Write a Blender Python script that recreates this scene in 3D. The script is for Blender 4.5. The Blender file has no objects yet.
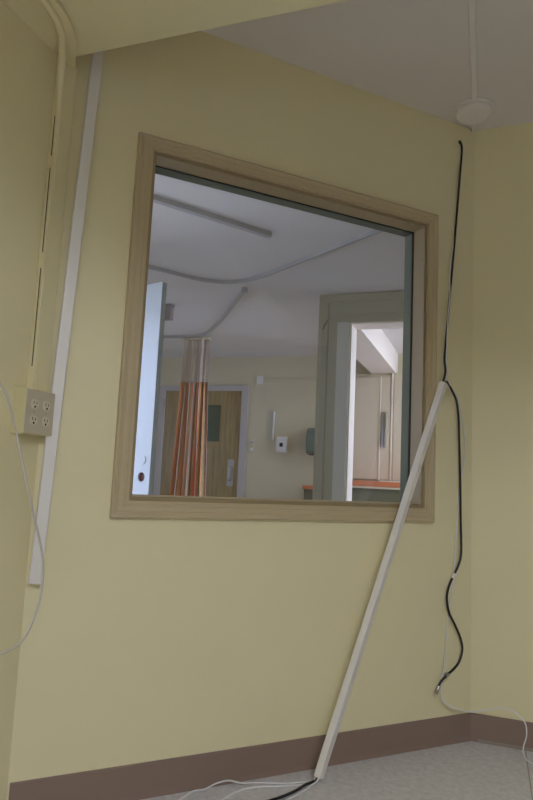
import bpy, bmesh, math, random
from mathutils import Vector, Matrix
random.seed(3)
S = bpy.context.scene
COL = S.collection
R2 = math.sqrt(0.5)

# ------------------------------------------------------------------ materials
def lin(c):
    return tuple(((v/255)/12.92 if v/255 <= .04045 else ((v/255+.055)/1.055)**2.4) for v in c)+(1.0,)

def mat(name, rgb, rough=.6, var=.04, scale=6.0, bump=0.0, bscale=120.0, metal=0.0, spec=.5):
    m = bpy.data.materials.new(name); m.use_nodes = True
    nt = m.node_tree; N = nt.nodes; L = nt.links
    b = N['Principled BSDF']
    b.inputs['Roughness'].default_value = rough
    b.inputs['Metallic'].default_value = metal
    b.inputs['Specular IOR Level'].default_value = spec
    tc = N.new('ShaderNodeTexCoord')
    no = N.new('ShaderNodeTexNoise'); no.inputs['Scale'].default_value = scale; no.inputs['Detail'].default_value = 4
    L.new(tc.outputs['Object'], no.inputs['Vector'])
    mx = N.new('ShaderNodeMix'); mx.data_type = 'RGBA'
    c = lin(rgb)
    mx.inputs['A'].default_value = tuple(max(0, v*(1-var)) for v in c[:3])+(1,)
    mx.inputs['B'].default_value = tuple(min(1, v*(1+var)) for v in c[:3])+(1,)
    L.new(no.outputs['Fac'], mx.inputs['Factor'])
    L.new(mx.outputs['Result'], b.inputs['Base Color'])
    if bump:
        n2 = N.new('ShaderNodeTexNoise'); n2.inputs['Scale'].default_value = bscale
        L.new(tc.outputs['Object'], n2.inputs['Vector'])
        bp = N.new('ShaderNodeBump'); bp.inputs['Strength'].default_value = bump; bp.inputs['Distance'].default_value = .002
        L.new(n2.outputs['Fac'], bp.inputs['Height']); L.new(bp.outputs['Normal'], b.inputs['Normal'])
    return m

M = {}
M['wall'] = mat('cream_yellow_paint', (223, 213, 168), .55, .025, 2.5, .15, 90)
M['wall_far'] = mat('cream_paint', (212, 202, 170), .6, .02, 2.0)
M['wall_rear'] = mat('bounce_cutting_grey', (128, 124, 116), .6, .02, 2.0)  # unseen rear walls, darkened to cut the light they bounce back
M['pier'] = mat('olive_cream_paint', (172, 165, 134), .6, .03, 3.0)
M['pier_trim'] = mat('pale_sage_paint', (198, 194, 172), .55, .02)
M['ceiling'] = mat('white_ceiling_paint', (213, 208, 199), .8, .02, 3.0, .15, 60)
M['soffit'] = mat('soffit_paint', (222, 213, 170), .6, .02, 2.5)
M['casing'] = mat('tan_paint', (188, 171, 134), .45, .015, 2.0)
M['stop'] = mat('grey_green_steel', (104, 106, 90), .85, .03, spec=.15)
M['jamb'] = mat('darkened_tan_frame', (150, 132, 94), .6, .02)  # casing tan darkened to offset strong light falling on the jamb
M['gasket'] = mat('black_rubber', (22, 22, 24), .6, .03)
M['base'] = mat('brown_vinyl', (136, 115, 99), .45, .05, 5.0)
M['raceway'] = mat('off_white_plastic', (224, 219, 208), .4, .03, 5.0)
M['raceway_in'] = mat('off_white_plastic_aged', (214, 205, 182), .45, .03, 5.0)
M['box'] = mat('cream_painted_steel', (208, 199, 150), .4, .03, 8.0)
M['plate'] = mat('brushed_steel_plate', (200, 190, 164), .35, .04, 40.0, metal=.1)
M['recept'] = mat('ivory_plastic', (214, 206, 178), .4, .02)
M['dark'] = mat('dark_slot', (40, 34, 26), .7, .02)
M['gap'] = mat('dark_crack_line', (88, 74, 34), .8, .2, 30)
M['black'] = mat('black_cable_jacket', (24, 23, 24), .3, .03)
M['wire'] = mat('white_wire_jacket', (222, 220, 218), .35, .02)
M['wire_grey'] = mat('pale_grey_wire_jacket', (196, 188, 176), .4, .02)
M['metal'] = mat('nickel_metal', (170, 165, 155), .3, .05, metal=.9)
M['white'] = mat('white_plastic', (228, 226, 222), .4, .02)
M['detector'] = mat('aged_white_plastic', (220, 216, 206), .5, .02)
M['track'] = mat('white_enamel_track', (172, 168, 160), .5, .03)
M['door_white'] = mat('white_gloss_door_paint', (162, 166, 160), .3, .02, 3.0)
M['frame_white'] = mat('white_frame_paint', (190, 184, 176), .45, .02)
M['core'] = mat('dark_wood_core', (92, 48, 40), .8, .1, 40)
M['orange'] = mat('orange_wood_trim', (208, 124, 80), .35, .08, 14)
M['olive_panel'] = mat('dark_olive_laminate', (108, 104, 80), .5, .05, 4)
M['green_grey'] = mat('grey_green_plastic', (112, 122, 104), .35, .03)
M['vent'] = mat('grey_taupe_metal', (150, 140, 138), .6, .03)
M['cupboard'] = mat('pale_beige_laminate', (216, 200, 172), .45, .02, 3)
M['beam'] = mat('white_beam_paint', (238, 226, 208), .6, .02)
M['liteglass'] = mat('dark_green_glass', (84, 94, 70), .15, .05)
M['outdoor'] = mat('grey_paving', (120, 118, 112), .8, .05)
M['switch'] = mat('taupe_plate', (150, 138, 122), .5, .03)

def wood():
    m = bpy.data.materials.new('oak_veneer'); m.use_nodes = True
    nt = m.node_tree; N = nt.nodes; L = nt.links; b = N['Principled BSDF']; b.inputs['Roughness'].default_value = .4
    tc = N.new('ShaderNodeTexCoord'); mp = N.new('ShaderNodeMapping'); mp.inputs['Scale'].default_value = (9, 9, .7)
    no = N.new('ShaderNodeTexNoise'); no.inputs['Scale'].default_value = 3; no.inputs['Detail'].default_value = 6
    cr = N.new('ShaderNodeValToRGB')
    cr.color_ramp.elements[0].position = .3; cr.color_ramp.elements[0].color = lin((136, 114, 64))
    cr.color_ramp.elements[1].position = .7; cr.color_ramp.elements[1].color = lin((170, 146, 90))
    L.new(tc.outputs['Object'], mp.inputs['Vector']); L.new(mp.outputs['Vector'], no.inputs['Vector'])
    L.new(no.outputs['Fac'], cr.inputs['Fac']); L.new(cr.outputs['Color'], b.inputs['Base Color'])
    return m
M['wood'] = wood()

def floor_mat():
    m = bpy.data.materials.new('speckled_grey_vinyl'); m.use_nodes = True
    nt = m.node_tree; N = nt.nodes; L = nt.links; b = N['Principled BSDF']; b.inputs['Roughness'].default_value = .38
    tc = N.new('ShaderNodeTexCoord')
    n1 = N.new('ShaderNodeTexNoise'); n1.inputs['Scale'].default_value = 44; n1.inputs['Detail'].default_value = 6; n1.inputs['Roughness'].default_value = .7
    n2 = N.new('ShaderNodeTexVoronoi'); n2.inputs['Scale'].default_value = 14; n2.inputs['Randomness'].default_value = 1
    for n in (n1, n2): L.new(tc.outputs['Object'], n.inputs['Vector'])
    cr = N.new('ShaderNodeValToRGB')
    cr.color_ramp.elements[0].position = .3; cr.color_ramp.elements[0].color = lin((184, 181, 181))
    cr.color_ramp.elements[1].position = .7; cr.color_ramp.elements[1].color = lin((216, 213, 214))
    L.new(n1.outputs['Fac'], cr.inputs['Fac'])
    lt = N.new('ShaderNodeMath'); lt.operation = 'LESS_THAN'; lt.inputs[1].default_value = .075
    L.new(n2.outputs['Distance'], lt.inputs[0])
    n3 = N.new('ShaderNodeTexNoise'); n3.inputs['Scale'].default_value = 11
    L.new(tc.outputs['Object'], n3.inputs['Vector'])
    gt = N.new('ShaderNodeMath'); gt.operation = 'GREATER_THAN'; gt.inputs[1].default_value = .55
    L.new(n3.outputs['Fac'], gt.inputs[0])
    ml = N.new('ShaderNodeMath'); ml.operation = 'MULTIPLY'
    L.new(lt.outputs[0], ml.inputs[0]); L.new(gt.outputs[0], ml.inputs[1])
    sp = N.new('ShaderNodeMath'); sp.operation = 'MULTIPLY'; sp.inputs[1].default_value = .55
    L.new(ml.outputs[0], sp.inputs[0])
    mx = N.new('ShaderNodeMix'); mx.data_type = 'RGBA'; mx.inputs['B'].default_value = lin((140, 130, 122))
    L.new(sp.outputs[0], mx.inputs['Factor']); L.new(cr.outputs['Color'], mx.inputs['A'])
    # welded sheet seams every 1.83 m along x
    sx = N.new('ShaderNodeSeparateXYZ'); L.new(tc.outputs['Object'], sx.inputs[0])
    a = N.new('ShaderNodeMath'); a.operation = 'SUBTRACT'; a.inputs[1].default_value = .206; L.new(sx.outputs['X'], a.inputs[0])
    pp = N.new('ShaderNodeMath'); pp.operation = 'PINGPONG'; pp.inputs[1].default_value = .915; L.new(a.outputs[0], pp.inputs[0])
    sl = N.new('ShaderNodeMath'); sl.operation = 'LESS_THAN'; sl.inputs[1].default_value = .002; L.new(pp.outputs[0], sl.inputs[0])
    m2 = N.new('ShaderNodeMix'); m2.data_type = 'RGBA'; m2.inputs['B'].default_value = lin((140, 134, 124))
    L.new(sl.outputs[0], m2.inputs['Factor']); L.new(mx.outputs['Result'], m2.inputs['A'])
    L.new(m2.outputs['Result'], b.inputs['Base Color'])
    return m
M['floor'] = floor_mat()

def glass_mat():
    m = bpy.data.materials.new('clear_window_glass'); m.use_nodes = True
    nt = m.node_tree; N = nt.nodes; L = nt.links
    N.remove(N['Principled BSDF']); out = N['Material Output']
    t = N.new('ShaderNodeBsdfTransparent'); t.inputs['Color'].default_value = (.95, .97, .96, 1)
    g = N.new('ShaderNodeBsdfGlossy'); g.inputs['Roughness'].default_value = 0.0
    f = N.new('ShaderNodeFresnel')
    ge = N.new('ShaderNodeNewGeometry'); mr = N.new('ShaderNodeMapRange')      # same index seen from either face of the pane
    mr.inputs['To Min'].default_value = 1.5; mr.inputs['To Max'].default_value = 1/1.5
    L.new(ge.outputs['Backfacing'], mr.inputs['Value']); L.new(mr.outputs['Result'], f.inputs['IOR'])
    mx = N.new('ShaderNodeMixShader')
    L.new(f.outputs[0], mx.inputs[0]); L.new(t.outputs[0], mx.inputs[1]); L.new(g.outputs[0], mx.inputs[2])
    L.new(mx.outputs[0], out.inputs['Surface'])
    return m
M['glass'] = glass_mat()

def mesh_net():
    m = bpy.data.materials.new('open_white_netting'); m.use_nodes = True
    nt = m.node_tree; N = nt.nodes; L = nt.links
    b = N['Principled BSDF']; b.inputs['Base Color'].default_value = lin((226, 212, 196)); b.inputs['Roughness'].default_value = .8
    t = N.new('ShaderNodeBsdfTransparent'); mx = N.new('ShaderNodeMixShader'); mx.inputs[0].default_value = .5
    L.new(t.outputs[0], mx.inputs[1]); L.new(b.outputs[0], mx.inputs[2]); L.new(mx.outputs[0], N['Material Output'].inputs['Surface'])
    return m
M['net'] = mesh_net()

def stripes():
    m = bpy.data.materials.new('orange_striped_fabric'); m.use_nodes = True
    nt = m.node_tree; N = nt.nodes; L = nt.links; b = N['Principled BSDF']; b.inputs['Roughness'].default_value = .85
    uv = N.new('ShaderNodeUVMap'); sx = N.new('ShaderNodeSeparateXYZ'); L.new(uv.outputs[0], sx.inputs[0])
    fr = N.new('ShaderNodeMath'); fr.operation = 'FRACT'; L.new(sx.outputs['X'], fr.inputs[0])
    cr = N.new('ShaderNodeValToRGB'); cr.color_ramp.interpolation = 'CONSTANT'
    pal = [(0, (232, 164, 106)), (.14, (196, 172, 126)), (.26, (240, 226, 206)), (.31, (222, 160, 104)), (.44, (182, 164, 120)),
           (.54, (242, 128, 82)), (.64, (244, 234, 226)), (.78, (214, 172, 122)), (.88, (176, 156, 112)), (.95, (236, 172, 118))]
    e = cr.color_ramp.elements
    e[0].position, e[0].color = pal[0][0], lin(pal[0][1])
    e[1].position, e[1].color = pal[1][0], lin(pal[1][1])
    for p, c in pal[2:]:
        k = e.new(p); k.color = lin(c)
    L.new(fr.outputs[0], cr.inputs['Fac']); L.new(cr.outputs['Color'], b.inputs['Base Color'])
    return m
M['stripes'] = stripes()

# ------------------------------------------------------------------ helpers
def obj(name, bm, m, parent=None, smooth=False):
    me = bpy.data.meshes.new(name)
    bmesh.ops.recalc_face_normals(bm, faces=bm.faces[:])
    bm.to_mesh(me); bm.free()
    if m: me.materials.append(M[m] if isinstance(m, str) else m)
    if smooth:
        for p in me.polygons: p.use_smooth = True
    o = bpy.data.objects.new(name, me); COL.objects.link(o)
    if parent: o.parent = parent
    return o

def thing(name, label, cat, loc=(0, 0, 0), rot=None, group=None):
    o = bpy.data.objects.new(name, None); COL.objects.link(o)
    o.empty_display_size = .05
    o.location = loc
    if rot is not None: o.rotation_euler = rot
    o['label'] = label; o['category'] = cat
    if group: o['group'] = group
    return o

def tag(o, label, cat, group=None):
    o['label'] = label; o['category'] = cat
    if group: o['group'] = group
    return o

def struct(name, bm, m, parent=None, smooth=False):
    o = obj(name, bm, m, parent, smooth); o['kind'] = 'structure'; return o

def box(bm, a, b, bevel=0.0, seg=2):
    lo = [min(a[i], b[i]) for i in range(3)]; hi = [max(a[i], b[i]) for i in range(3)]
    vs = [bm.verts.new((x, y, z)) for z in (lo[2], hi[2]) for y in (lo[1], hi[1]) for x in (lo[0], hi[0])]
    F = [(0, 2, 3, 1), (4, 5, 7, 6), (0, 1, 5, 4), (2, 6, 7, 3), (0, 4, 6, 2), (1, 3, 7, 5)]
    fs = [bm.faces.new([vs[i] for i in f]) for f in F]
    if bevel:
        es = list({e for f in fs for e in f.edges})
        bmesh.ops.bevel(bm, geom=es, offset=bevel, segments=seg, affect='EDGES', profile=.5)
    return bm

def B(*args, bevel=0.0, seg=2):
    bm = bmesh.new()
    for a, b in args: box(bm, a, b, bevel, seg)
    return bm

def prism(bm, plan, z0, z1):
    lo = [bm.verts.new((x, y, z0)) for x, y in plan]; hi = [bm.verts.new((x, y, z1)) for x, y in plan]
    n = len(plan)
    bm.faces.new(lo[::-1]); bm.faces.new(hi)
    for i in range(n): bm.faces.new((lo[i], lo[(i+1) % n], hi[(i+1) % n], hi[i]))
    return bm

def extrude_poly(bm, pts, d):
    d = Vector(d); a = [bm.verts.new(p) for p in pts]; b = [bm.verts.new(Vector(p)+d) for p in pts]; n = len(pts)
    bm.faces.new(a[::-1]); bm.faces.new(b)
    for i in range(n): bm.faces.new((a[i], a[(i+1) % n], b[(i+1) % n], b[i]))
    return bm

def spline(P, sub=8):
    P = [Vector(p) for p in P]; out = []
    Q = [P[0]*2-P[1]]+P+[P[-1]*2-P[-2]]
    for i in range(1, len(Q)-2):
        p0, p1, p2, p3 = Q[i-1:i+3]
        t1 = max((p1-p0).length, 1e-5)**.5; t2 = max((p2-p1).length, 1e-5)**.5; t3 = max((p3-p2).length, 1e-5)**.5
        m1 = (p2-p1)+t2*((p1-p0)/t1-(p2-p0)/(t1+t2)); m2 = (p2-p1)+t2*((p3-p2)/t3-(p3-p1)/(t2+t3))
        for k in range(sub):
            t = k/sub
            out.append((2*t**3-3*t*t+1)*p1+(t**3-2*t*t+t)*m1+(-2*t**3+3*t*t)*p2+(t**3-t*t)*m2)
    out.append(P[-1]); return out

def sweep(bm, path, prof, up=None):
    """prof: closed list of (u,v); frame parallel-transported from up"""
    path = [Vector(p) for p in path]; n = len(path)
    T = [((path[min(i+1, n-1)]-path[max(i-1, 0)]).normalized()) for i in range(n)]
    if up is None: up = Vector((0, 0, 1)) if abs(T[0].z) < .9 else Vector((1, 0, 0))
    u = Vector(up); rings = []
    for i in range(n):
        t = T[i]; u = (u-t*u.dot(t)).normalized(); v = t.cross(u)
        rings.append([bm.verts.new(path[i]+u*a+v*b) for a, b in prof])
    m = len(prof)
    for i in range(n-1):
        for j in range(m):
            bm.faces.new((rings[i][j], rings[i][(j+1) % m], rings[i+1][(j+1) % m], rings[i+1][j]))
    bm.faces.new(rings[0][::-1]); bm.faces.new(rings[-1])
    return bm

def circ(r, n=10): return [(r*math.cos(2*math.pi*k/n), r*math.sin(2*math.pi*k/n)) for k in range(n)]
def tube(pts, r, sub=8, n=10):
    return sweep(bmesh.new(), spline(pts, sub) if sub else pts, circ(r, n))

def lathe(bm, prof, c=(0, 0, 0), n=32):
    rings = []
    for r, z in prof:
        rings.append([bm.verts.new((c[0]+r*math.cos(2*math.pi*k/n), c[1]+r*math.sin(2*math.pi*k/n), c[2]+z)) for k in range(n)])
    for i in range(len(rings)-1):
        for k in range(n): bm.faces.new((rings[i][k], rings[i][(k+1) % n], rings[i+1][(k+1) % n], rings[i+1][k]))
    bm.faces.new(rings[0][::-1]); bm.faces.new(rings[-1]); return bm

def xf(bm, mtx): bmesh.ops.transform(bm, matrix=mtx, verts=bm.verts[:]); return bm

def D(s, z, o=0.0):
    """point on the diagonal window wall: s metres from the corner, o metres into our room"""
    return (-s*R2+o*R2, -s*R2-o*R2, z)
# local frame on the diagonal wall: x = toward the corner, y = into the wall, z = up
DM = Matrix(((R2, -R2, 0, 0), (R2, R2, 0, 0), (0, 0, 1, 0), (0, 0, 0, 1)))   # local (-s, -o, z)

LAMP = 9.9; SKY = (.56, .64, 1.0); SKYS = 2.2
H = 2.6; XL = -1.2264; T = .135; YB = -5.2; XE = 2.9

# ------------------------------------------------------------------ setting
struct('floor', B(((-5.4, YB-.1, -.1), (3.1, 5.1, 0))), 'floor')
struct('ceiling', B(((-5.4, YB-.1, H), (3.1, 5.1, H+.1))), 'ceiling')

# diagonal window wall, mitred into its neighbours
k = T*math.tan(math.radians(22.5))
SL = -XL/R2                                    # 1.734
WX0, WX1, WZ0, WZ1 = .255, 1.447, .911, 2.099  # opening
def P2(s, o): p = D(s, 0, o); return (p[0], p[1])
bm = bmesh.new()
prism(bm, [P2(0, 0), P2(WX0, 0), P2(WX0, -T), P2(k, -T)][::1], 0, H)
prism(bm, [P2(WX1, 0), P2(SL, 0), P2(SL-k, -T) if False else P2(SL-k, -T), P2(WX1, -T)], 0, H)
prism(bm, [P2(WX0, 0), P2(WX1, 0), P2(WX1, -T), P2(WX0, -T)], 0, WZ0)
prism(bm, [P2(WX0, 0), P2(WX1, 0), P2(WX1, -T), P2(WX0, -T)], WZ1, H)
struct('wall_back', bm, 'wall')
q = (P2(SL-k, -T)); r_ = P2(k, -T)
struct('wall_left', prism(bmesh.new(), [(XL, YB), (XL, XL), q, (q[0], YB)], 0, H), 'wall')
struct('wall_right', prism(bmesh.new(), [(0, 0), (XE, 0), (XE, r_[1]), r_], 0, H), 'wall')

def wall_with_opening(name, m, axis, pos0, pos1, a0, a1, o0, o1, z0, z1, zt=H):
    """axis 'x': wall runs along x between a0..a1, thickness pos0..pos1 in y"""
    bm = bmesh.new()
    def bx(u0, u1, w0, w1):
        if u1-u0 < 1e-4 or w1-w0 < 1e-4: return
        if axis == 'x': box(bm, (u0, pos0, w0), (u1, pos1, w1))
        else: box(bm, (pos0, u0, w0), (pos1, u1, w1))
    bx(a0, o0, 0, zt); bx(o1, a1, 0, zt); bx(o0, o1, 0, z0); bx(o0, o1, z1, zt)
    return struct(name, bm, m)

# room behind the camera: daylight window in the wall opposite
RWX0, RWX1, RWZ0, RWZ1 = 1.3, 2.1, .9, 1.5
wall_with_opening('wall_front', 'wall_rear', 'x', YB-.1, YB, XL-.135, XE+.1, RWX0, RWX1, RWZ0, RWZ1)
struct('wall_east', B(((XE, YB, 0), (XE+.1, r_[1], H))), 'wall_rear')

# the next room
SWX0, SWX1, SWZ0, SWZ1 = -2.6, -1.5, .7, 2.2
wall_with_opening('wall_south', 'wall_far', 'x', -1.9, -1.8, -2.8, q[0], SWX0, SWX1, SWZ0, SWZ1)
wall_with_opening('wall_partition', 'wall_far', 'y', -2.8, -2.68, -1.8, 1.0, -.32, .66, 0, 2.16)
struct('wall_hall', B(((-5.3, .9, 0), (-2.8, 1.0, H))), 'wall_far')
WWY0, WWY1, WWZ0, WWZ1 = 1.6, 2.6, .8, 2.1
wall_with_opening('wall_west', 'wall_far', 'y', -5.4, -5.3, .9, 5.08, WWY0, WWY1, WWZ0, WWZ1)
struct('wall_far', B(((-5.3, 4.98, 0), (2.4, 5.08, H))), 'wall_far')
EWY0, EWY1, EWZ0, EWZ1 = 2.7, 4.9, .3, 2.55
wall_with_opening('wall_side', 'wall_far', 'y', 2.3, 2.4, r_[1], 4.98, EWY0, EWY1, EWZ0, EWZ1)
# pier wall with the open doorway in it
PY0, PY1 = 2.36, 2.60
bm = bmesh.new()
box(bm, (-1.318, PY0, 0), (-1.045, PY1, H)); box(bm, (-1.045, PY0, 2.348), (-.1, PY1, H)); box(bm, (-.1, PY0, 0), (2.3, PY1, H))
struct('wall_pier', bm, 'pier')
# raised rounded border along the top and free end of the pier wall
bm = bmesh.new()
prof = [(-.055, 0), (-.055, .012), (-.045, .02), (.045, .02), (.055, .012), (.055, 0)]
path = [(2.29, 2.555)]+[(-1.22, 2.555)]
bm = bmesh.new()
rad = .05
pl = [(1.9, 2.56), (-1.215, 2.56)]+[(-1.215-rad*math.sin(a), 2.51+rad*math.cos(a)) for a in [math.pi/2*i/6 for i in range(1, 7)]]+[(-1.265, .1)]
sweep(bm, [(x, PY0, z) for x, z in pl], [(a, b) for a, b in [(-.036, 0), (-.036, -.003), (-.026, -.007), (.026, -.007), (.036, -.003), (.036, 0)]], up=Vector((0, 0, 1)))
struct('trim_1', bm, 'pier')
struct('trim_2', B(((-1.15, PY0-.012, 0), (-1.05, PY0, 2.345))), 'pier_trim')         # flat board left of doorway
struct('trim_3', B(((-1.045, PY0+.03, 0), (-1.035, PY1+.005, 2.338)), ((-1.045, PY0+.03, 2.338), (-.1, PY1+.005, 2.348)), ((-.11, PY0+.03, 0), (-.1, PY1+.005, 2.338))), 'beam')
# dark scuff on the pier
struct('trim_4', sweep(bmesh.new(), [(-1.235, PY0-.008, 2.37), (-1.262, PY0-.008, 2.33), (-1.278, PY0-.008, 2.285)], circ(.004, 6)), 'gap')
# beam beyond the doorway
struct('trim_5', B(((-1.29, PY1, 2.33), (-.99, 4.98, H))), 'beam')
# soffit over our heads
struct('trim_6', prism(bmesh.new(), [(XL, -3.1), (XE, -3.1), (XE, -1.28), (XL, -1.28)], 2.3, H), 'soffit')

# baseboards
bb = .105
def base_run(name, pts, nrm):
    """cove base: pts two plan points on the wall, nrm into the room"""
    bm = bmesh.new(); n = Vector((*nrm, 0))
    prof = [(0, 0), (.009, 0), (.0075, .006), (.0052, .016), (.0045, .03), (.0045, bb-.003), (.002, bb), (0, bb)]
    R = []
    for p, cut in pts:
        R.append([bm.verts.new((p[0]+n.x*a+cut[0]*a, p[1]+n.y*a+cut[1]*a, z)) for a, z in prof])
    m = len(prof)
    for j in range(m): bm.faces.new((R[0][j], R[0][(j+1) % m], R[1][(j+1) % m], R[1][j]))
    bm.faces.new(R[0]); bm.faces.new(R[1][::-1])
    return struct(name, bm, 'base')
t22 = math.tan(math.radians(22.5))
base_run('baseboard_back', [((XL+.004, XL+.004), (0, 0)), ((0, 0), (-R2*t22, -R2*t22))], (R2, -R2))
base_run('baseboard_right', [((0, 0), (t22, 0)), ((XE, 0), (0, 0))], (0, -1))
struct('trim_7', B(((.03, -.0125, 0), (XE, -.0092, .012))), 'switch')       # thin strip at the foot of the right baseboard

# ------------------------------------------------------------------ window_1 (interior window)
w1 = bpy.data.objects.new('window_1', None); COL.objects.link(w1); w1['kind'] = 'structure'; w1.empty_display_size = .1
def frame_sweep(prof, x0, x1, z0, z1, m, name, parent):
    """prof: closed (w outward from opening, o toward our room)"""
    bm = bmesh.new(); R = []
    for sx, sz in ((x0, z0), (x1, z0), (x1, z1), (x0, z1)):
        dx = -1 if sx == x0 else 1; dz = -1 if sz == z0 else 1
        R.append([bm.verts.new(D(sx+dx*w*(.76 if dx < 0 and w > 0 else 1), sz+dz*w*((.8 if dz > 0 else .94) if w > 0 else 1), o)) for w, o in prof])
    m_ = len(prof)
    for i in range(4):
        a, b = R[i], R[(i+1) % 4]
        for j in range(m_): bm.faces.new((a[j], a[(j+1) % m_], b[(j+1) % m_], b[j]))
    o = obj(name, bm, m, parent); return o
frame_sweep([(0, -.001), (0, .010), (.009, .0105), (.011, .014), (.016, .0145), (.017, .013), (.019, .013), (.020, .0145), (.034, .0155), (.035, .014), (.037, .014), (.038, .016),
             (.046, .0185), (.048, .022), (.054, .022), (.056, .019), (.056, 0)], WX0, WX1, WZ0, WZ1, 'casing', 'casing', w1)
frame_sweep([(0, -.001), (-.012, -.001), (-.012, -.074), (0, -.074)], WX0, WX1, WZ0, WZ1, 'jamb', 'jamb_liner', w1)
frame_sweep([(0, -.086), (-.012, -.086), (-.012, -T), (0, -T)], WX0, WX1, WZ0, WZ1, 'stop', 'outer_jamb', w1)
frame_sweep([(0, -.074), (-.0155, -.074), (-.0155, -.0765), (0, -.0765)], WX0, WX1, WZ0, WZ1, 'gasket', 'gasket', w1)
frame_sweep([(0, -.001), (0, -T+.0)], WX0, WX1, WZ0, WZ1, 'casing', 'x', w1) if False else None
bm = bmesh.new()
extrude_poly(bm, [D(WX0+.0125, WZ0+.012, -.055), D(WX1-.0125, WZ0+.012, -.055), D(WX1-.0125, WZ0+.018, -.055), D(WX0+.0125, WZ0+.018, -.055)], Vector((-R2, R2, 0))*.0185)
obj('glazing_bead', bm, 'casing', w1)
bm = bmesh.new()
extrude_poly(bm, [D(WX0+.002, WZ0+.002, -.077), D(WX1-.002, WZ0+.002, -.077), D(WX1-.002, WZ1-.002, -.077), D(WX0+.002, WZ1-.002, -.077)], Vector((-R2, R2, 0))*.006)
obj('glass_pane', bm, 'glass', w1)

# window frames for the daylight openings
def daylight_window(name, axis, pos, a0, a1, z0, z1, nm):
    bm = bmesh.new(); f = .05; t = .03
    def bx(u0, u1, w0, w1):
        if axis == 'x': box(bm, (u0, pos-t, w0), (u1, pos+t, w1))
        else: box(bm, (pos-t, u0, w0), (pos+t, u1, w1))
    bx(a0, a0+f, z0, z1); bx(a1-f, a1, z0, z1); bx(a0+f, a1-f, z0, z0+f); bx(a0+f, a1-f, z1-f, z1)
    for i in range(1, nm):
        c = a0+(a1-a0)*i/nm; bx(c-f/2, c+f/2, z0+f, z1-f)
    return struct(name, bm, 'frame_white')
daylight_window('window_2', 'x', YB-.05, RWX0, RWX1, RWZ0, RWZ1, 3)
daylight_window('window_3', 'x', -1.85, SWX0, SWX1, SWZ0, SWZ1, 1)
daylight_window('window_4', 'y', 2.35, EWY0, EWY1, EWZ0, EWZ1, 2)
daylight_window('fill_window', 'y', -5.35, WWY0, WWY1, WWZ0, WWZ1, 2)  # unseen west opening, added to brighten the far room

# ------------------------------------------------------------------ outlet box on the left wall
def bxl(a, b, bevel=0): return B((a, b), bevel=bevel)
ob = thing('outlet_box', 'cream surface-mounted electrical box with four sockets on the left wall', 'outlet', (XL, -1.2885, 1.097))
obj('housing', B(((0, -.066, 0), (.044, .063, .132)), bevel=.003), 'box', ob)
fp = obj('face_plate', B(((.044, -.064, .002), (.0475, .061, .130)), bevel=.0012), 'plate', ob)
def receptacle(cy, cz, first):
    bm = bmesh.new()
    # rounded face: circle with flattened top and bottom
    pts = []
    for kx in range(28):
        a = 2*math.pi*kx/28; y = .0160*math.cos(a); z = max(-.0132, min(.0132, .0160*math.sin(a)))
        pts.append((.0475, cy+y, cz+z))
    extrude_poly(bm, pts, (.0022, 0, 0))
    r = obj('receptacle', bm, 'recept', ob)
    b2 = bmesh.new()
    box(b2, (.0497, cy-.0075, cz-.001), (.0502, cy-.0050, cz+.0085)); box(b2, (.0497, cy+.0050, cz-.001), (.0502, cy+.0075, cz+.0070))
    extrude_poly(b2, [(.0497, cy+.0036*math.cos(2*math.pi*i/12), cz-.0082+.0036*math.sin(2*math.pi*i/12)) for i in range(12)], (.0005, 0, 0))
    obj('socket_slots', b2, 'dark', r)
for cy in (-.028, .025):
    for cz in (.0415, .0885): receptacle(cy, cz, True)
    for cz in (.065,):
        s = obj('plate_screw', xf(lathe(bmesh.new(), [(.0028, 0), (.0026, .001), (.001, .0013)], n=12), Matrix.Translation((.0475, cy, cz)) @ Matrix.Rotation(math.pi/2, 4, 'Y')), 'metal', ob)

# flat painted raceway above the box with its round conduit that bends onto the soffit
wr = thing('wall_raceway', 'yellow-painted flat raceway rising from the socket box to the soffit, left corner', 'raceway', (XL, -1.27, 1.237))
wr_off = Matrix.Translation((-XL, 1.27, -1.237))
obj('cover', xf(B(((XL, -1.303, 1.2295), (XL+.024, -1.232, 2.2995)), bevel=.003), wr_off), 'wall', wr)
ridge = [(-1.213, -1.2905, 1.230), (-1.213, -1.2905, 1.560), (-1.2125, -1.291, 1.935), (-1.208, -1.295, 2.10), (-1.195, -1.312, 2.19), (-1.170, -1.345, 2.25), (-1.140, -1.390, 2.276), (-1.115, -1.444, 2.283), (-1.105, -1.489, 2.284), (-1.100, -1.521, 2.284), (-1.095, -1.7, 2.284), (-1.095, -2.3, 2.284)]
obj('conduit', xf(tube(ridge, .0115, 8, 14), wr_off), 'wall', wr, True)
obj('flat_elbow', xf(sweep(bmesh.new(), spline([(-1.2105, -1.262, 2.2915), (-1.185, -1.296, 2.2915), (-1.158, -1.33, 2.2915), (-1.132, -1.369, 2.2915), (-1.104, -1.431, 2.2915), (-1.092, -1.478, 2.2915), (-1.088, -1.54, 2.2915), (-1.088, -2.3, 2.2915)], 6), [(-.006, -.020), (.007, -.020), (.007, .020), (-.006, .020)], up=Vector((0, 0, 1))), wr_off), 'wall', wr)
bm = bmesh.new()
for seg in ([(-1.2105, -1.3045, 2.26), (-1.2105, -1.3055, 2.14)], [(-1.2105, -1.306, 2.09), (-1.2105, -1.306, 1.96)], [(-1.2105, -1.306, 1.92), (-1.2105, -1.3055, 1.65)], [(-1.2105, -1.306, 1.6), (-1.2105, -1.3055, 1.3)]):
    sweep(bm, seg, circ(.0015, 6))
obj('caulk_gap', xf(bm, wr_off), 'gap', wr)

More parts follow.
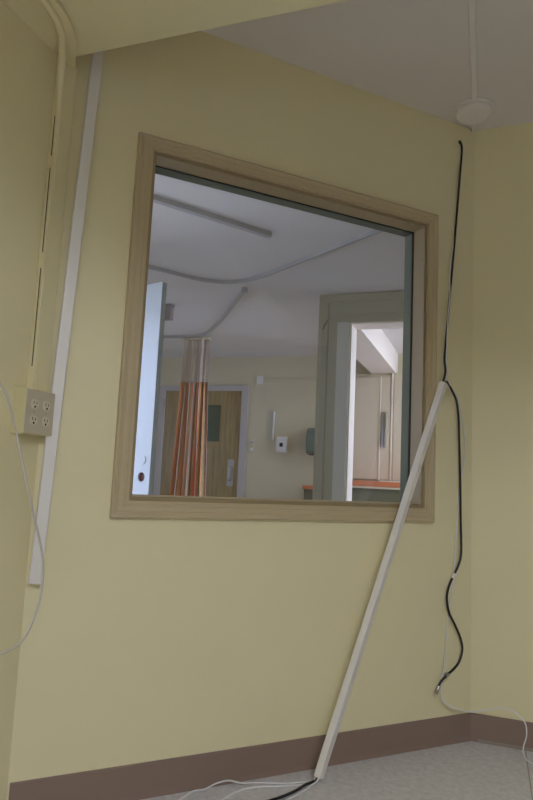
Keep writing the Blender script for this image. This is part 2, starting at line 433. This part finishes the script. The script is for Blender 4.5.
# ------------------------------------------------------------------ loose white raceways (hollow channels)
def channel(bm, p0, p1, wdir, w, d, t=.0022):
    """hollow rectangular duct from p0 to p1; wdir = direction of its width"""
    p0 = Vector(p0); p1 = Vector(p1); ax = (p1-p0).normalized(); wd = Vector(wdir); wd = (wd-ax*wd.dot(ax)).normalized(); dd = ax.cross(wd)
    c = .0025
    def ring(p, w_, d_, c_):
        q = [(-w_/2+c_, -d_/2), (w_/2-c_, -d_/2), (w_/2, -d_/2+c_), (w_/2, d_/2-c_), (w_/2-c_, d_/2), (-w_/2+c_, d_/2), (-w_/2, d_/2-c_), (-w_/2, -d_/2+c_)]
        return [bm.verts.new(p+wd*a+dd*b) for a, b in q]
    A0, A1 = ring(p0, w, d, c), ring(p1, w, d, c); B0, B1 = ring(p0, w-2*t, d-2*t, .001), ring(p1, w-2*t, d-2*t, .001)
    for i in range(8):
        j = (i+1) % 8
        bm.faces.new((A0[i], A0[j], A1[j], A1[i])); bm.faces.new((B0[j], B0[i], B1[i], B1[j]))
        bm.faces.new((A0[j], A0[i], B0[i], B0[j])); bm.faces.new((A1[i], A1[j], B1[j], B1[i]))
    return bm
wdir = Vector((R2, R2, 0))
bm = bmesh.new(); channel(bm, D(1.713, .664, .026), D(1.652, 2.597, .0135), wdir, .036, .018)
lr = tag(obj('cable_raceway', bm, 'raceway'), 'loose white plastic raceway hanging down the wall left of the window, behind the socket box', 'raceway')
LP0, LP1 = Vector((-.4690, -.6070, .0150)), Vector((-.1085, -.1695, 1.419))
ra = math.radians(-30); wdir = Vector((R2, R2, 0))*math.cos(ra)+Vector((R2, -R2, 0))*math.sin(ra)
bm = bmesh.new(); channel(bm, LP0, LP1, wdir, .036, .025)
tag(obj('cable_raceway', bm, 'raceway'), 'long white plastic raceway leaning from the floor across the window casing', 'raceway')

# ------------------------------------------------------------------ cables
ax = (LP1-LP0)
def inside(t, o=0): return tuple(LP0+ax*t+Vector((o, o, 0)))
coax_top = [(-.0575, -.0575, 2.521), (-.055, -.064, 2.514), (-.050, -.067, 2.5), (-.048, -.065, 2.478), (-.053, -.070, 2.392), (-.062, -.082, 2.24), (-.072, -.095, 2.077), (-.081, -.106, 1.94), (-.091, -.119, 1.784), (-.102, -.138, 1.608), (-.106, -.152, 1.525), inside(1.03, -.005)]
floor_coax = [(-.485, -.631, .0065), (-.499, -.655, .006), (-.518, -.707, .0055), (-.550, -.770, .0055), (-.592, -.827, .0055), (-.657, -.890, .0055)]
cx = thing('coaxial_cable', 'black cable running from a hole high in the corner down into the leaning white raceway', 'cable', D(.081, 2.52, 0))
o_ = Matrix.Translation(-Vector(D(.081, 2.52, 0)))
obj('jacket', xf(tube([tuple(p) for p in coax_top]+[inside(.9, -.006), inside(.5, -.005), inside(.04, -.003), (-.4765, -.6165, .0095)]+floor_coax, .0046), o_), 'black', cx, True)
obj('wall_hole', xf(sweep(bmesh.new(), [D(.081, 2.5185, .0002), D(.081, 2.5185, .0012)], circ(.010, 16)), o_), 'gap', cx)
wire_top = [(-.0565, -.0575, 2.516), (-.0545, -.0595, 2.507), (-.0515, -.0585, 2.482), (-.0575, -.0645, 2.362), (-.066, -.076, 2.187), (-.077, -.098, 2.052), (-.0875, -.1095, 1.95), (-.0905, -.122, 1.869), (-.0885, -.133, 1.802), (-.0945, -.141, 1.714), (-.0965, -.142, 1.651), (-.098, -.143, 1.586), (-.0995, -.151, 1.512), inside(1.035, .003), inside(.93, .002), inside(.5, .005), inside(.06, .005), (-.4725, -.6145, .0115)]
fw1 = [(-.488, -.632, .008), (-.523, -.643, .0035), (-.566, -.671, .0035), (-.643, -.703, .004), (-.690, -.748, .012), (-.734, -.760, .016), (-.765, -.787, .012), (-.789, -.819, .004), (-.818, -.847, .0035), (-.830, -.901, .0035), (-.836, -.957, .0035)]
tag(obj('thin_wire', tube(wire_top+fw1, .0026), 'wire', None, True), 'thin white wire beside the upper black cable, its loop on the floor furthest left', 'wire', None)
fw2 = [inside(.25, -.006), inside(.05, -.006), (-.481, -.622, .0095), (-.495, -.646, .0055), (-.520, -.662, .0035), (-.575, -.697, .0035), (-.647, -.738, .0035), (-.684, -.778, .0035), (-.705, -.829, .0035), (-.716, -.882, .0035)]
tag(obj('thin_wire', tube(fw2, .0026), 'wire', None, True), 'middle white wire on the floor, curling left from the foot of the leaning raceway', 'wire')
fw3 = [inside(.25, .007), inside(.05, .007), (-.469, -.619, .0095), (-.480, -.644, .0045), (-.494, -.688, .0035), (-.510, -.733, .0035), (-.534, -.785, .0035), (-.564, -.832, .0035)]
tag(obj('thin_wire', tube(fw3, .0028), 'wire', None, True), 'white wire on the floor nearest the camera, in front of the black cable end', 'wire')

coax_hang = [inside(.93, .005), inside(.99, .006), (-.0985, -.158, 1.431), (-.088, -.143, 1.420), (-.076, -.126, 1.395), (-.061, -.104, 1.36), (-.052, -.089, 1.299), (-.048, -.079, 1.196), (-.043, -.068, 1.032), (-.040, -.065, .869), (-.038, -.067, .725), (-.048, -.077, .685), (-.065, -.093, .647), (-.079, -.110, .612), (-.088, -.119, .566), (-.080, -.108, .507), (-.058, -.083, .455), (-.035, -.061, .395), (-.030, -.055, .356), (-.042, -.070, .311), (-.065, -.096, .284), (-.088, -.119, .266), (-.109, -.140, .241), (-.115, -.146, .227)]
ch = thing('coaxial_cable', 'wavy black cable hanging loose beside the window, metal plug at its free lower end', 'cable', (-.109, -.173, 1.437))
o_ = Matrix.Translation((.109, .173, -1.437))
obj('jacket', xf(tube(coax_hang, .0046), o_), 'black', ch, True)
obj('tape_band', xf(sweep(bmesh.new(), [(-.0605, -.0885, .656), (-.065, -.093, .647), (-.0695, -.0985, .638)], circ(.0056, 12)), o_), 'white', ch)
obj('ring_clip', xf(sweep(bmesh.new(), [(-.081, -.112, .272), (-.091, -.122, .264)], circ(.0085, 12)), o_), 'metal', ch)
bm = sweep(bmesh.new(), [(-.114, -.145, .231), (-.118, -.150, .219)], circ(.0062, 12))
sweep(bm, [(-.118, -.150, .219), (-.1235, -.1555, .203)], circ(.0082, 6))
obj('plug', xf(bm, o_), 'metal', ch)

wire_hang = [inside(.93, .008), inside(.99, .008), (-.096, -.159, 1.436), (-.083, -.141, 1.416), (-.069, -.112, 1.397), (-.051, -.068, 1.352), (-.033, -.041, 1.241), (-.025, -.033, 1.158), (-.032, -.040, 1.082), (-.043, -.051, 1.024), (-.050, -.059, .95), (-.056, -.065, .828), (-.0625, -.073, .708), (-.071, -.080, .589), (-.083, -.091, .492), (-.091, -.099, .396), (-.097, -.108, .302), (-.105, -.133, .221), (-.097, -.140, .179), (-.072, -.114, .152), (-.036, -.078, .133), (.008, -.035, .119), (.057, -.060, .14), (.112, -.080, .164), (.140, -.090, .168), (.176, -.100, .155), (.200, -.105, .132), (.205, -.110, .091), (.194, -.112, .047), (.194, -.112, .023), (.205, -.130, .010), (.225, -.137, .0035), (.252, -.146, .003), (.285, -.183, .003), (.40, -.30, .003)]
tag(obj('thin_wire', tube(wire_hang, .0024), 'wire', None, True), 'very thin pale wire hanging past the black plug and looping over the right baseboard', 'wire')

left_cable = [(-1.2264, -1.46, 1.335), (-1.19, -1.50, 1.30), (-1.13, -1.555, 1.255), (-1.075, -1.585, 1.213), (-1.060, -1.564, 1.175), (-1.060, -1.536, 1.125), (-1.060, -1.505, 1.057), (-1.060, -1.467, .969), (-1.060, -1.423, .873), (-1.060, -1.390, .806), (-1.060, -1.372, .757), (-1.060, -1.366, .704), (-1.060, -1.373, .648), (-1.060, -1.391, .603), (-1.060, -1.417, .568), (-1.062, -1.455, .549), (-1.085, -1.495, .535), (-1.14, -1.48, .505), (-1.2264, -1.44, .47)]
tag(obj('cable_loop', tube(left_cable, .0031), 'wire_grey', None, True), 'slack pale cable looping out from the left wall in front of the socket box', 'cable')

# ------------------------------------------------------------------ smoke detector and its ceiling raceway
sd = thing('smoke_detector', 'round white smoke detector on the ceiling at the corner', 'smoke detector', (.005, -.172, H))
obj('base_ring', lathe(bmesh.new(), [(.084, 0), (.084, -.008), (.080, -.012), (.074, -.012)], n=48), 'detector', sd, False)
obj('dome', lathe(bmesh.new(), [(.074, -.012), (.074, -.024), (.070, -.032), (.055, -.038), (.03, -.041), (.005, -.042)], n=48), 'detector', sd, False)
cr = thing('ceiling_raceway', 'thin white raceway running along the ceiling to the smoke detector', 'raceway', (.009, -.26, H))
obj('cover', B(((-.011, -.98, -.014), (.011, 0, -.0003)), bevel=.003), 'detector', cr)
cs = thing('ceiling_conduit', 'short white conduit stub between the smoke detector and the corner', 'conduit', (.001, -.086, H))
obj('cover', B(((-.012, 0, -.016), (.012, .070, -.0003)), bevel=.003), 'detector', cs)
obj('entry_hole', B(((-.0135, .050, -.016), (-.0115, .066, -.004))), 'dark', cs)

# ------------------------------------------------------------------ the next room: ceiling
def rail(pts, w, h, z=2.6):
    P = spline([(x, y, z-h/2-.0005) for x, y in pts], 8)
    return sweep(bmesh.new(), P, [(-h/2, -w/2), (h/2, -w/2), (h/2, w/2), (-h/2, w/2)], up=Vector((0, 0, 1)))
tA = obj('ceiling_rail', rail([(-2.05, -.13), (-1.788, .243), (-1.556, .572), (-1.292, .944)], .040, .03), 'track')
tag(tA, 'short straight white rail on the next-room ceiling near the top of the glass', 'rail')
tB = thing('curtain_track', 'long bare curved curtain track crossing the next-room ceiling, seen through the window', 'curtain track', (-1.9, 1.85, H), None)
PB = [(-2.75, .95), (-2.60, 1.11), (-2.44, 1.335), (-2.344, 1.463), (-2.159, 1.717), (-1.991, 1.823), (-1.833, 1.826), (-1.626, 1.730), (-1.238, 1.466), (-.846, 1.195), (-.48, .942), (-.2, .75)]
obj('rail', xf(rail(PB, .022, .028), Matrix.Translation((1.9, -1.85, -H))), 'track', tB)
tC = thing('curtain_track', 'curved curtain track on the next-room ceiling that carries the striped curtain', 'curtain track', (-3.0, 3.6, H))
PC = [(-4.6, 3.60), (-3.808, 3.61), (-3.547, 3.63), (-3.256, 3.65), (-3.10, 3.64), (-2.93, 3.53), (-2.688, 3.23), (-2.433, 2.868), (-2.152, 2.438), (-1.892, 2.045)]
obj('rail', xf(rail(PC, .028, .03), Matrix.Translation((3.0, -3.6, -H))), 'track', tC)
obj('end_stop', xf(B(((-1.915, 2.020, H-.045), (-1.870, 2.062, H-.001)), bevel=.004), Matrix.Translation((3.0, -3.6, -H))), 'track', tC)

# box under the ceiling
cv = thing('ceiling_box', 'small grey box fixed under the ceiling beyond the open white door', 'box', (-2.93, 2.42, H))
obj('housing', B(((-.15, -.03, -.150), (.155, .03, -.022)), bevel=.004), 'vent', cv)
obj('mount', B(((-.155, -.036, -.022), (.16, .036, -.0005)), bevel=.003), 'vent', cv)

# ------------------------------------------------------------------ curtain
cu = thing('privacy_curtain', 'orange striped privacy curtain with netting top gathered on the ceiling track', 'curtain', (-3.1, 3.65, 2.56))
def curtain_part(name, z0, z1, m, xl0, xr0, xl1, xr1, thick=.002):
    bm = bmesh.new(); uvl = bm.loops.layers.uv.new('UVMap'); nx, nz = 150, 14
    rows = []
    for j in range(nz+1):
        f = j/nz; z = z0+(z1-z0)*f
        xl = xl0+(xl1-xl0)*f; xr = xr0+(xr1-xr0)*f
        row = []
        for i in range(nx+1):
            u = i/nx
            amp = .030+.014*math.sin(u*9+1)
            y = amp*math.sin(u*2*math.pi*7.5+.6*math.sin(u*8))*(.8+.4*(1-(z-.1)/2.5)) + .02*math.sin(u*19+z*1.2)
            x = xl+(xr-xl)*(u+.012*math.sin(u*2*math.pi*15+z*.6))
            row.append(bm.verts.new((x+3.1, y, z-2.56)))
        rows.append(row)
    for j in range(nz):
        for i in range(nx):
            f = bm.faces.new((rows[j][i], rows[j][i+1], rows[j+1][i+1], rows[j+1][i]))
            for l, (a, b) in zip(f.loops, ((i, j), (i+1, j), (i+1, j+1), (i, j+1))): l[uvl].uv = (a/nx*6.37+.35, b/nz)
    o = obj(name, bm, m, cu, True)
    md = o.modifiers.new('thick', 'SOLIDIFY'); md.thickness = thick; md.offset = 0
    return o
curtain_part('striped_panel', .32, 2.045, 'stripes', -3.36, -2.868, -3.275, -2.930)
curtain_part('netting_panel', 2.045, 2.553, 'net', -3.275, -2.930, -3.255, -2.935, .001)
obj('hem_band', xf(B(((-3.275, 3.612, 2.540), (-2.93, 3.688, 2.556)), bevel=.004), Matrix.Translation((3.1, -3.65, -2.56))), 'wall_far', cu)
for i in range(8):
    x = -3.25+i*.045
    obj('hook', xf(tube([(x, 3.65, 2.5565), (x+.004, 3.654, 2.562), (x, 3.65, 2.5645)], .0035, 4, 6), Matrix.Translation((3.1, -3.65, -2.56))), 'white', cu)

# ------------------------------------------------------------------ open white door (door_2)
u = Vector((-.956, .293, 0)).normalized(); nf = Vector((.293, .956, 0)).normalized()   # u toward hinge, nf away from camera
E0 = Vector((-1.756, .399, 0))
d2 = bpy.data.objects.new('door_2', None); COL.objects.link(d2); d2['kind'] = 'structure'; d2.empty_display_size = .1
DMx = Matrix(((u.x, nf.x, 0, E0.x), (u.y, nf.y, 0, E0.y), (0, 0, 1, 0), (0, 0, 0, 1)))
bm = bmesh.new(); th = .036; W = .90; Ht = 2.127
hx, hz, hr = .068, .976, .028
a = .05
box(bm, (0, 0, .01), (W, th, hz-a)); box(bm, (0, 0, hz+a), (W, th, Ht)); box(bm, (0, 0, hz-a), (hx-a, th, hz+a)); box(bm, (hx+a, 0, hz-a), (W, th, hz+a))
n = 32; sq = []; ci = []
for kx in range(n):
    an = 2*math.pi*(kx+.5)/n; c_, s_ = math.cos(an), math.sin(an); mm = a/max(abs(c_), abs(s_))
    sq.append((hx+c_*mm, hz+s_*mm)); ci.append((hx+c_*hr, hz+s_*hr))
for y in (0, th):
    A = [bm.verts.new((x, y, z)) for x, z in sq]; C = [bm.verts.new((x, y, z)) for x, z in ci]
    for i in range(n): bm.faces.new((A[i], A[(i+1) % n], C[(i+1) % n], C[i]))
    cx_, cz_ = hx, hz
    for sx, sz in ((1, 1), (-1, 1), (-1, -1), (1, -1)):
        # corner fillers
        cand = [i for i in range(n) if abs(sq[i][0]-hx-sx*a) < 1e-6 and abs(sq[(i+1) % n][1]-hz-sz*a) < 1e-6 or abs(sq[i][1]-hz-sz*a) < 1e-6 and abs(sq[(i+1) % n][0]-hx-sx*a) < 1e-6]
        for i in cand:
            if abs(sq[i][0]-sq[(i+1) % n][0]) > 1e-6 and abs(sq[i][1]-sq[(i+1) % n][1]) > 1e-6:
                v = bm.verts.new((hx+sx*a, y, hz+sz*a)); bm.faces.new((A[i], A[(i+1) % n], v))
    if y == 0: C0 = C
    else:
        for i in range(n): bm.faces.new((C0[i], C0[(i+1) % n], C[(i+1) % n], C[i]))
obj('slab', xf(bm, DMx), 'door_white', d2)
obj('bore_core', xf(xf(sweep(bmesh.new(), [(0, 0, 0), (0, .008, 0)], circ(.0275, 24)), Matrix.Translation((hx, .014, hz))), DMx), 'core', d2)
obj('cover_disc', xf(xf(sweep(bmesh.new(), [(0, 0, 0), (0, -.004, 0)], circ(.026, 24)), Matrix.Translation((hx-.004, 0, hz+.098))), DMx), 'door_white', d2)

# ------------------------------------------------------------------ far wall: wood door (door_1)
YF = 4.98
d1 = bpy.data.objects.new('door_1', None); COL.objects.link(d1); d1['kind'] = 'structure'; d1.empty_display_size = .1
fx0, fx1, ix0, ix1, ft, it = -4.27, -2.935, -4.16, -3.028, 2.215, 2.138
obj('door_frame', B(((fx0, YF-.035, 0), (ix0, YF, ft)), ((ix1, YF-.035, 0), (fx1, YF, ft)), ((ix0, YF-.035, it), (ix1, YF, ft)), bevel=.004), 'frame_white', d1)
lx0, lx1, lz0, lz1 = -3.541, -3.325, 1.455, 1.945
bm = bmesh.new()
yf0, yf1 = YF-.014, YF-.001
box(bm, (ix0, yf0, .01), (lx0, yf1, it)); box(bm, (lx1, yf0, .01), (ix1, yf1, it)); box(bm, (lx0, yf0, .01), (lx1, yf1, lz0)); box(bm, (lx0, yf0, lz1), (lx1, yf1, it))
obj('slab', bm, 'wood', d1)
vl = obj('vision_panel', B(((lx0+.001, YF-.010, lz0+.001), (lx1-.001, YF-.006, lz1-.001))), 'liteglass', d1)
obj('panel_bead', B(((lx0-.012, YF-.020, lz0-.012), (lx0, YF-.014, lz1+.012)), ((lx1, YF-.020, lz0-.012), (lx1+.012, YF-.014, lz1+.012)), ((lx0, YF-.020, lz0-.012), (lx1, YF-.014, lz0)), ((lx0, YF-.020, lz1), (lx1, YF-.014, lz1+.012))), 'wood', vl)
hp = obj('push_plate', B(((-3.185, YF-.018, .875), (-3.095, YF-.014, 1.225)), bevel=.001), 'metal', d1)
obj('pull_handle', tube([(-3.14, YF-.018, .95), (-3.14, YF-.05, .96), (-3.14, YF-.06, 1.04), (-3.14, YF-.05, 1.12), (-3.14, YF-.018, 1.13)], .009, 6, 10), 'metal', hp, True)
for z in (1.97, 1.36, .35):
    obj('hinge', B(((ix0-.018, YF-.052, z-.06), (ix0+.006, YF-.0355, z+.06)), bevel=.004), 'metal', d1)

# ------------------------------------------------------------------ fittings on the far wall
def on_wall(name, label, cat, x, z, group=None): return thing(name, label, cat, (x, YF, z), None, group)
sw = on_wall('switch_plate', 'upper taupe switch plate left of the far wooden door', 'switch', -4.325, 1.175)
obj('plate', B(((-.042, -.006, -.068), (.042, 0, .068)), bevel=.002), 'switch', sw); obj('toggle', B(((-.006, -.016, -.012), (.006, -.006, .012)), bevel=.002), 'recept', sw)
sw = on_wall('switch_plate', 'lower taupe switch plate left of the far wooden door', 'switch', -4.325, .925)
obj('plate', B(((-.042, -.006, -.068), (.042, 0, .068)), bevel=.002), 'switch', sw); obj('toggle', B(((-.006, -.016, -.012), (.006, -.006, .012)), bevel=.002), 'recept', sw)

fr = on_wall('wall_raceway', 'thin cream raceway running level high on the far wall, right of the wooden door', 'raceway', -2.8, 2.285)
obj('cover', B(((.05, -.014, -.018), (1.3, 0, .018)), bevel=.003), 'wall_far', fr)
obj('end_box', B(((-.03, -.022, -.055), (.05, 0, .055)), bevel=.004), 'white', fr)

hk = on_wall('wall_hook', 'small pale wall hook just right of the far wooden door frame', 'hook', -2.845, 1.41)
obj('back_plate', B(((-.035, -.014, -.075), (.02, 0, .055)), bevel=.004), 'recept', hk)
obj('hook_arm', tube([(-.01, -.014, .05), (-.005, -.05, .055), (.02, -.07, .062), (.042, -.06, .075)], .012, 6, 10), 'white', hk, True)
obj('cup', B(((-.028, -.045, -.065), (.012, -.014, -.03)), bevel=.006), 'white', hk)

ph = on_wall('leaflet_holder', 'tall narrow cream holder above the white wall unit in the next room', 'holder', -2.61, 1.68)
obj('back_panel', B(((-.048, -.010, -.185), (.03, 0, .185)), bevel=.002), 'pier_trim', ph)
obj('edge_strip', B(((.03, -.030, -.185), (.048, 0, .185)), bevel=.003), 'white', ph)

ds = on_wall('soap_dispenser', 'white wall unit with dark window on the far wall left of the grey-green dispenser', 'dispenser', -2.435, 1.437)
obj('body', B(((-.07, -.075, -.10), (.07, 0, .10)), bevel=.012, seg=3), 'white', ds)
obj('sight_window', B(((-.022, -.079, -.028), (.022, -.074, .022)), bevel=.003), 'dark', ds)
obj('push_bar', B(((-.05, -.088, -.09), (.05, -.074, -.06)), bevel=.004), 'white', ds)

wo = on_wall('wall_socket', 'faint cream socket plate low on the far wall beneath the white wall unit', 'outlet', -2.285, 1.085)
obj('plate', B(((-.036, -.005, -.058), (.036, 0, .058)), bevel=.002), 'wall_far', wo)
for z in (-.024, .024): obj('socket', B(((-.013, -.0075, z-.014), (.013, -.005, z+.014)), bevel=.002), 'recept', wo)

td = on_wall('towel_dispenser', 'grey-green towel dispenser half hidden behind the pier wall', 'dispenser', -1.93, 1.49)
bm = bmesh.new()
pr = [(0, -.17), (-.15, -.17), (-.19, -.14), (-.20, -.02), (-.19, .10), (-.15, .16), (0, .17)]
extrude_poly(bm, [(-.145, y, z) for y, z in pr], (.29, 0, 0))
bmesh.ops.bevel(bm, geom=bm.edges[:], offset=.012, segments=3, affect='EDGES')
obj('cover', bm, 'green_grey', td)
obj('towel_slot', B(((-.11, -.17, -.178), (.11, -.07, -.170))), 'dark', td)
obj('latch', xf(lathe(bmesh.new(), [(.014, 0), (.014, .006), (.008, .009)], n=16), Matrix.Translation((-.11, -.158, -.155)) @ Matrix.Rotation(math.pi/2, 4, 'X')), 'metal', td)

# low cabinet seen left of the pier
lc = thing('low_cabinet', 'low dark olive cabinet with an orange top against the far wall, left of the pier', 'cabinet', (-1.83, 4.79, 0))
obj('body', B(((-.20, -.17, .0), (.20, .185, .893)), bevel=.004), 'olive_panel', lc)
obj('cabinet_top', B(((-.215, -.19, .893), (.215, .19, .936)), bevel=.004), 'orange', lc)
obj('door', B(((-.185, -.186, .10), (.185, -.17, .85)), bevel=.003), 'olive_panel', lc)

# counter in the room beyond the doorway
ct = thing('counter', 'dark counter with an orange wood edge seen through the doorway', 'counter', (-.6, 4.45, 0))
obj('counter_body', B(((-.93, .03, 0), (1.3, .30, .94)), bevel=.004), 'olive_panel', ct)
obj('counter_top', B(((-.95, 0, .962), (1.32, .32, 1.024)), bevel=.005), 'orange', ct)
obj('edge_strip', B(((-.95, .004, .940), (1.32, .318, .962)), bevel=.003), 'cupboard', ct)

# tall cupboard behind the counter
cb = thing('tall_cupboard', 'tall pale beige cupboard with long vertical pulls behind the orange counter', 'cupboard', (-1.17, YF, 0))
obj('carcass', B(((-.41, -.15, 0), (1.0, -.002, 2.325)), bevel=.002), 'wall_far', cb)
def cup_door(x0, x1, hx_):
    d = obj('cupboard_door', B(((x0, -.172, 1.045), (x1, -.150, 2.285)), bevel=.003), 'cupboard', cb)
    if hx_ is not None:
        obj('pull_handle', B(((hx_-.022, -.205, 1.43), (hx_-.008, -.172, 1.86)), ((hx_+.008, -.205, 1.43), (hx_+.022, -.172, 1.86)), bevel=.003), 'metal', d)
cup_door(-.39, -.005, None)
cup_door(.013, .125, .058)
cup_door(.165, .60, None); cup_door(.62, .97, None)
obj('stile', B(((-.004, -.182, 1.04), (.010, -.150, 2.29)), bevel=.002), 'beam', cb)
obj('stile', B(((.132, -.182, 1.04), (.150, -.150, 2.325)), bevel=.002), 'beam', cb)
obj('bottom_rail', B(((.011, -.180, 1.015), (.97, -.150, 1.038)), bevel=.002), 'beam', cb)

# ------------------------------------------------------------------ light
em = bpy.data.materials.new('lamp_diffuser'); em.use_nodes = True
e_ = em.node_tree.nodes['Principled BSDF']; e_.inputs['Base Color'].default_value = lin((235, 235, 228))
e_.inputs['Emission Color'].default_value = (.90, .96, 1.14, 1); e_.inputs['Emission Strength'].default_value = LAMP
M['lamp'] = em
cl = thing('ceiling_light', 'long white ceiling light behind the camera, beyond the soffit', 'ceiling light', (1.2, -3.95, H))
obj('light_frame', B(((-.63, -.33, -.05), (.63, -.30, -.0005)), ((-.63, .30, -.05), (.63, .33, -.0005)), ((-.63, -.30, -.05), (-.60, .30, -.0005)), ((.60, -.30, -.05), (.63, .30, -.0005))), 'white', cl)
obj('diffuser', B(((-.5995, -.2995, -.045), (.5995, .2995, -.03))), 'lamp', cl)
em2 = em.copy(); em2.name = 'fill_lamp_diffuser'; em2.node_tree.nodes['Principled BSDF'].inputs['Emission Strength'].default_value = 3.6; M['fill_lamp'] = em2
cl = thing('ceiling_light', 'added out-of-view fill light brightening the room beyond the doorway', 'ceiling light', (.55, 3.6, H))  # fill lamp added out of view to lift the doorway room
obj('light_frame', B(((-.63, -.33, -.05), (.63, -.30, -.0005)), ((-.63, .30, -.05), (.63, .33, -.0005)), ((-.63, -.30, -.05), (-.60, .30, -.0005)), ((.60, -.30, -.05), (.63, .30, -.0005))), 'white', cl)
obj('diffuser', B(((-.5995, -.2995, -.045), (.5995, .2995, -.03))), 'fill_lamp', cl)
wd = bpy.data.worlds.new('World'); S.world = wd; wd.use_nodes = True
bg = wd.node_tree.nodes['Background']; bg.inputs['Color'].default_value = SKY+(1,); bg.inputs['Strength'].default_value = SKYS
def portal(name, loc, rot, sx, sy):
    l = bpy.data.lights.new(name, 'AREA'); l.shape = 'RECTANGLE'; l.size = sx; l.size_y = sy; l.cycles.is_portal = True
    o = bpy.data.objects.new(name, l); o.location = loc; o.rotation_euler = rot; COL.objects.link(o)
h = math.pi/2
portal('portal_rear', ((RWX0+RWX1)/2, YB-.1, (RWZ0+RWZ1)/2), (h, 0, 0), RWX1-RWX0, RWZ1-RWZ0)
portal('portal_south', ((SWX0+SWX1)/2, -1.9, (SWZ0+SWZ1)/2), (h, 0, 0), SWX1-SWX0, SWZ1-SWZ0)
portal('portal_east', (2.4, (EWY0+EWY1)/2, (EWZ0+EWZ1)/2), (h, 0, h), EWY1-EWY0, EWZ1-EWZ0)
portal('portal_west', (-5.4, (WWY0+WWY1)/2, (WWZ0+WWZ1)/2), (h, 0, -h), WWY1-WWY0, WWZ1-WWZ0)

# ------------------------------------------------------------------ camera
cd = bpy.data.cameras.new('camera'); cam = bpy.data.objects.new('camera', cd); COL.objects.link(cam)
yaw, pit, rol = math.radians(19.4377), math.radians(7.0057), math.radians(2.661)
fw = Vector((-math.sin(yaw)*math.cos(pit), math.cos(yaw)*math.cos(pit), math.sin(pit)))
r0 = Vector((math.cos(yaw), math.sin(yaw), 0)); u0 = r0.cross(fw)
r1 = r0*math.cos(rol)+u0*math.sin(rol); u1 = r1.cross(fw)
cam.matrix_world = Matrix(((r1.x, u1.x, -fw.x, .0663), (r1.y, u1.y, -fw.y, -2.8243), (r1.z, u1.z, -fw.z, 1.0028), (0, 0, 0, 1)))
cd.sensor_fit = 'VERTICAL'; cd.sensor_height = 36; cd.sensor_width = 24; cd.lens = 634.7046/800*36; cd.clip_start = .02
S.camera = cam
S.view_settings.view_transform = 'Standard'; S.view_settings.look = 'None'; S.view_settings.gamma = 1; S.view_settings.use_curve_mapping = False
S.view_settings.exposure = 2.0
S.cycles.max_bounces = 16; S.cycles.diffuse_bounces = 10; S.cycles.transparent_max_bounces = 16
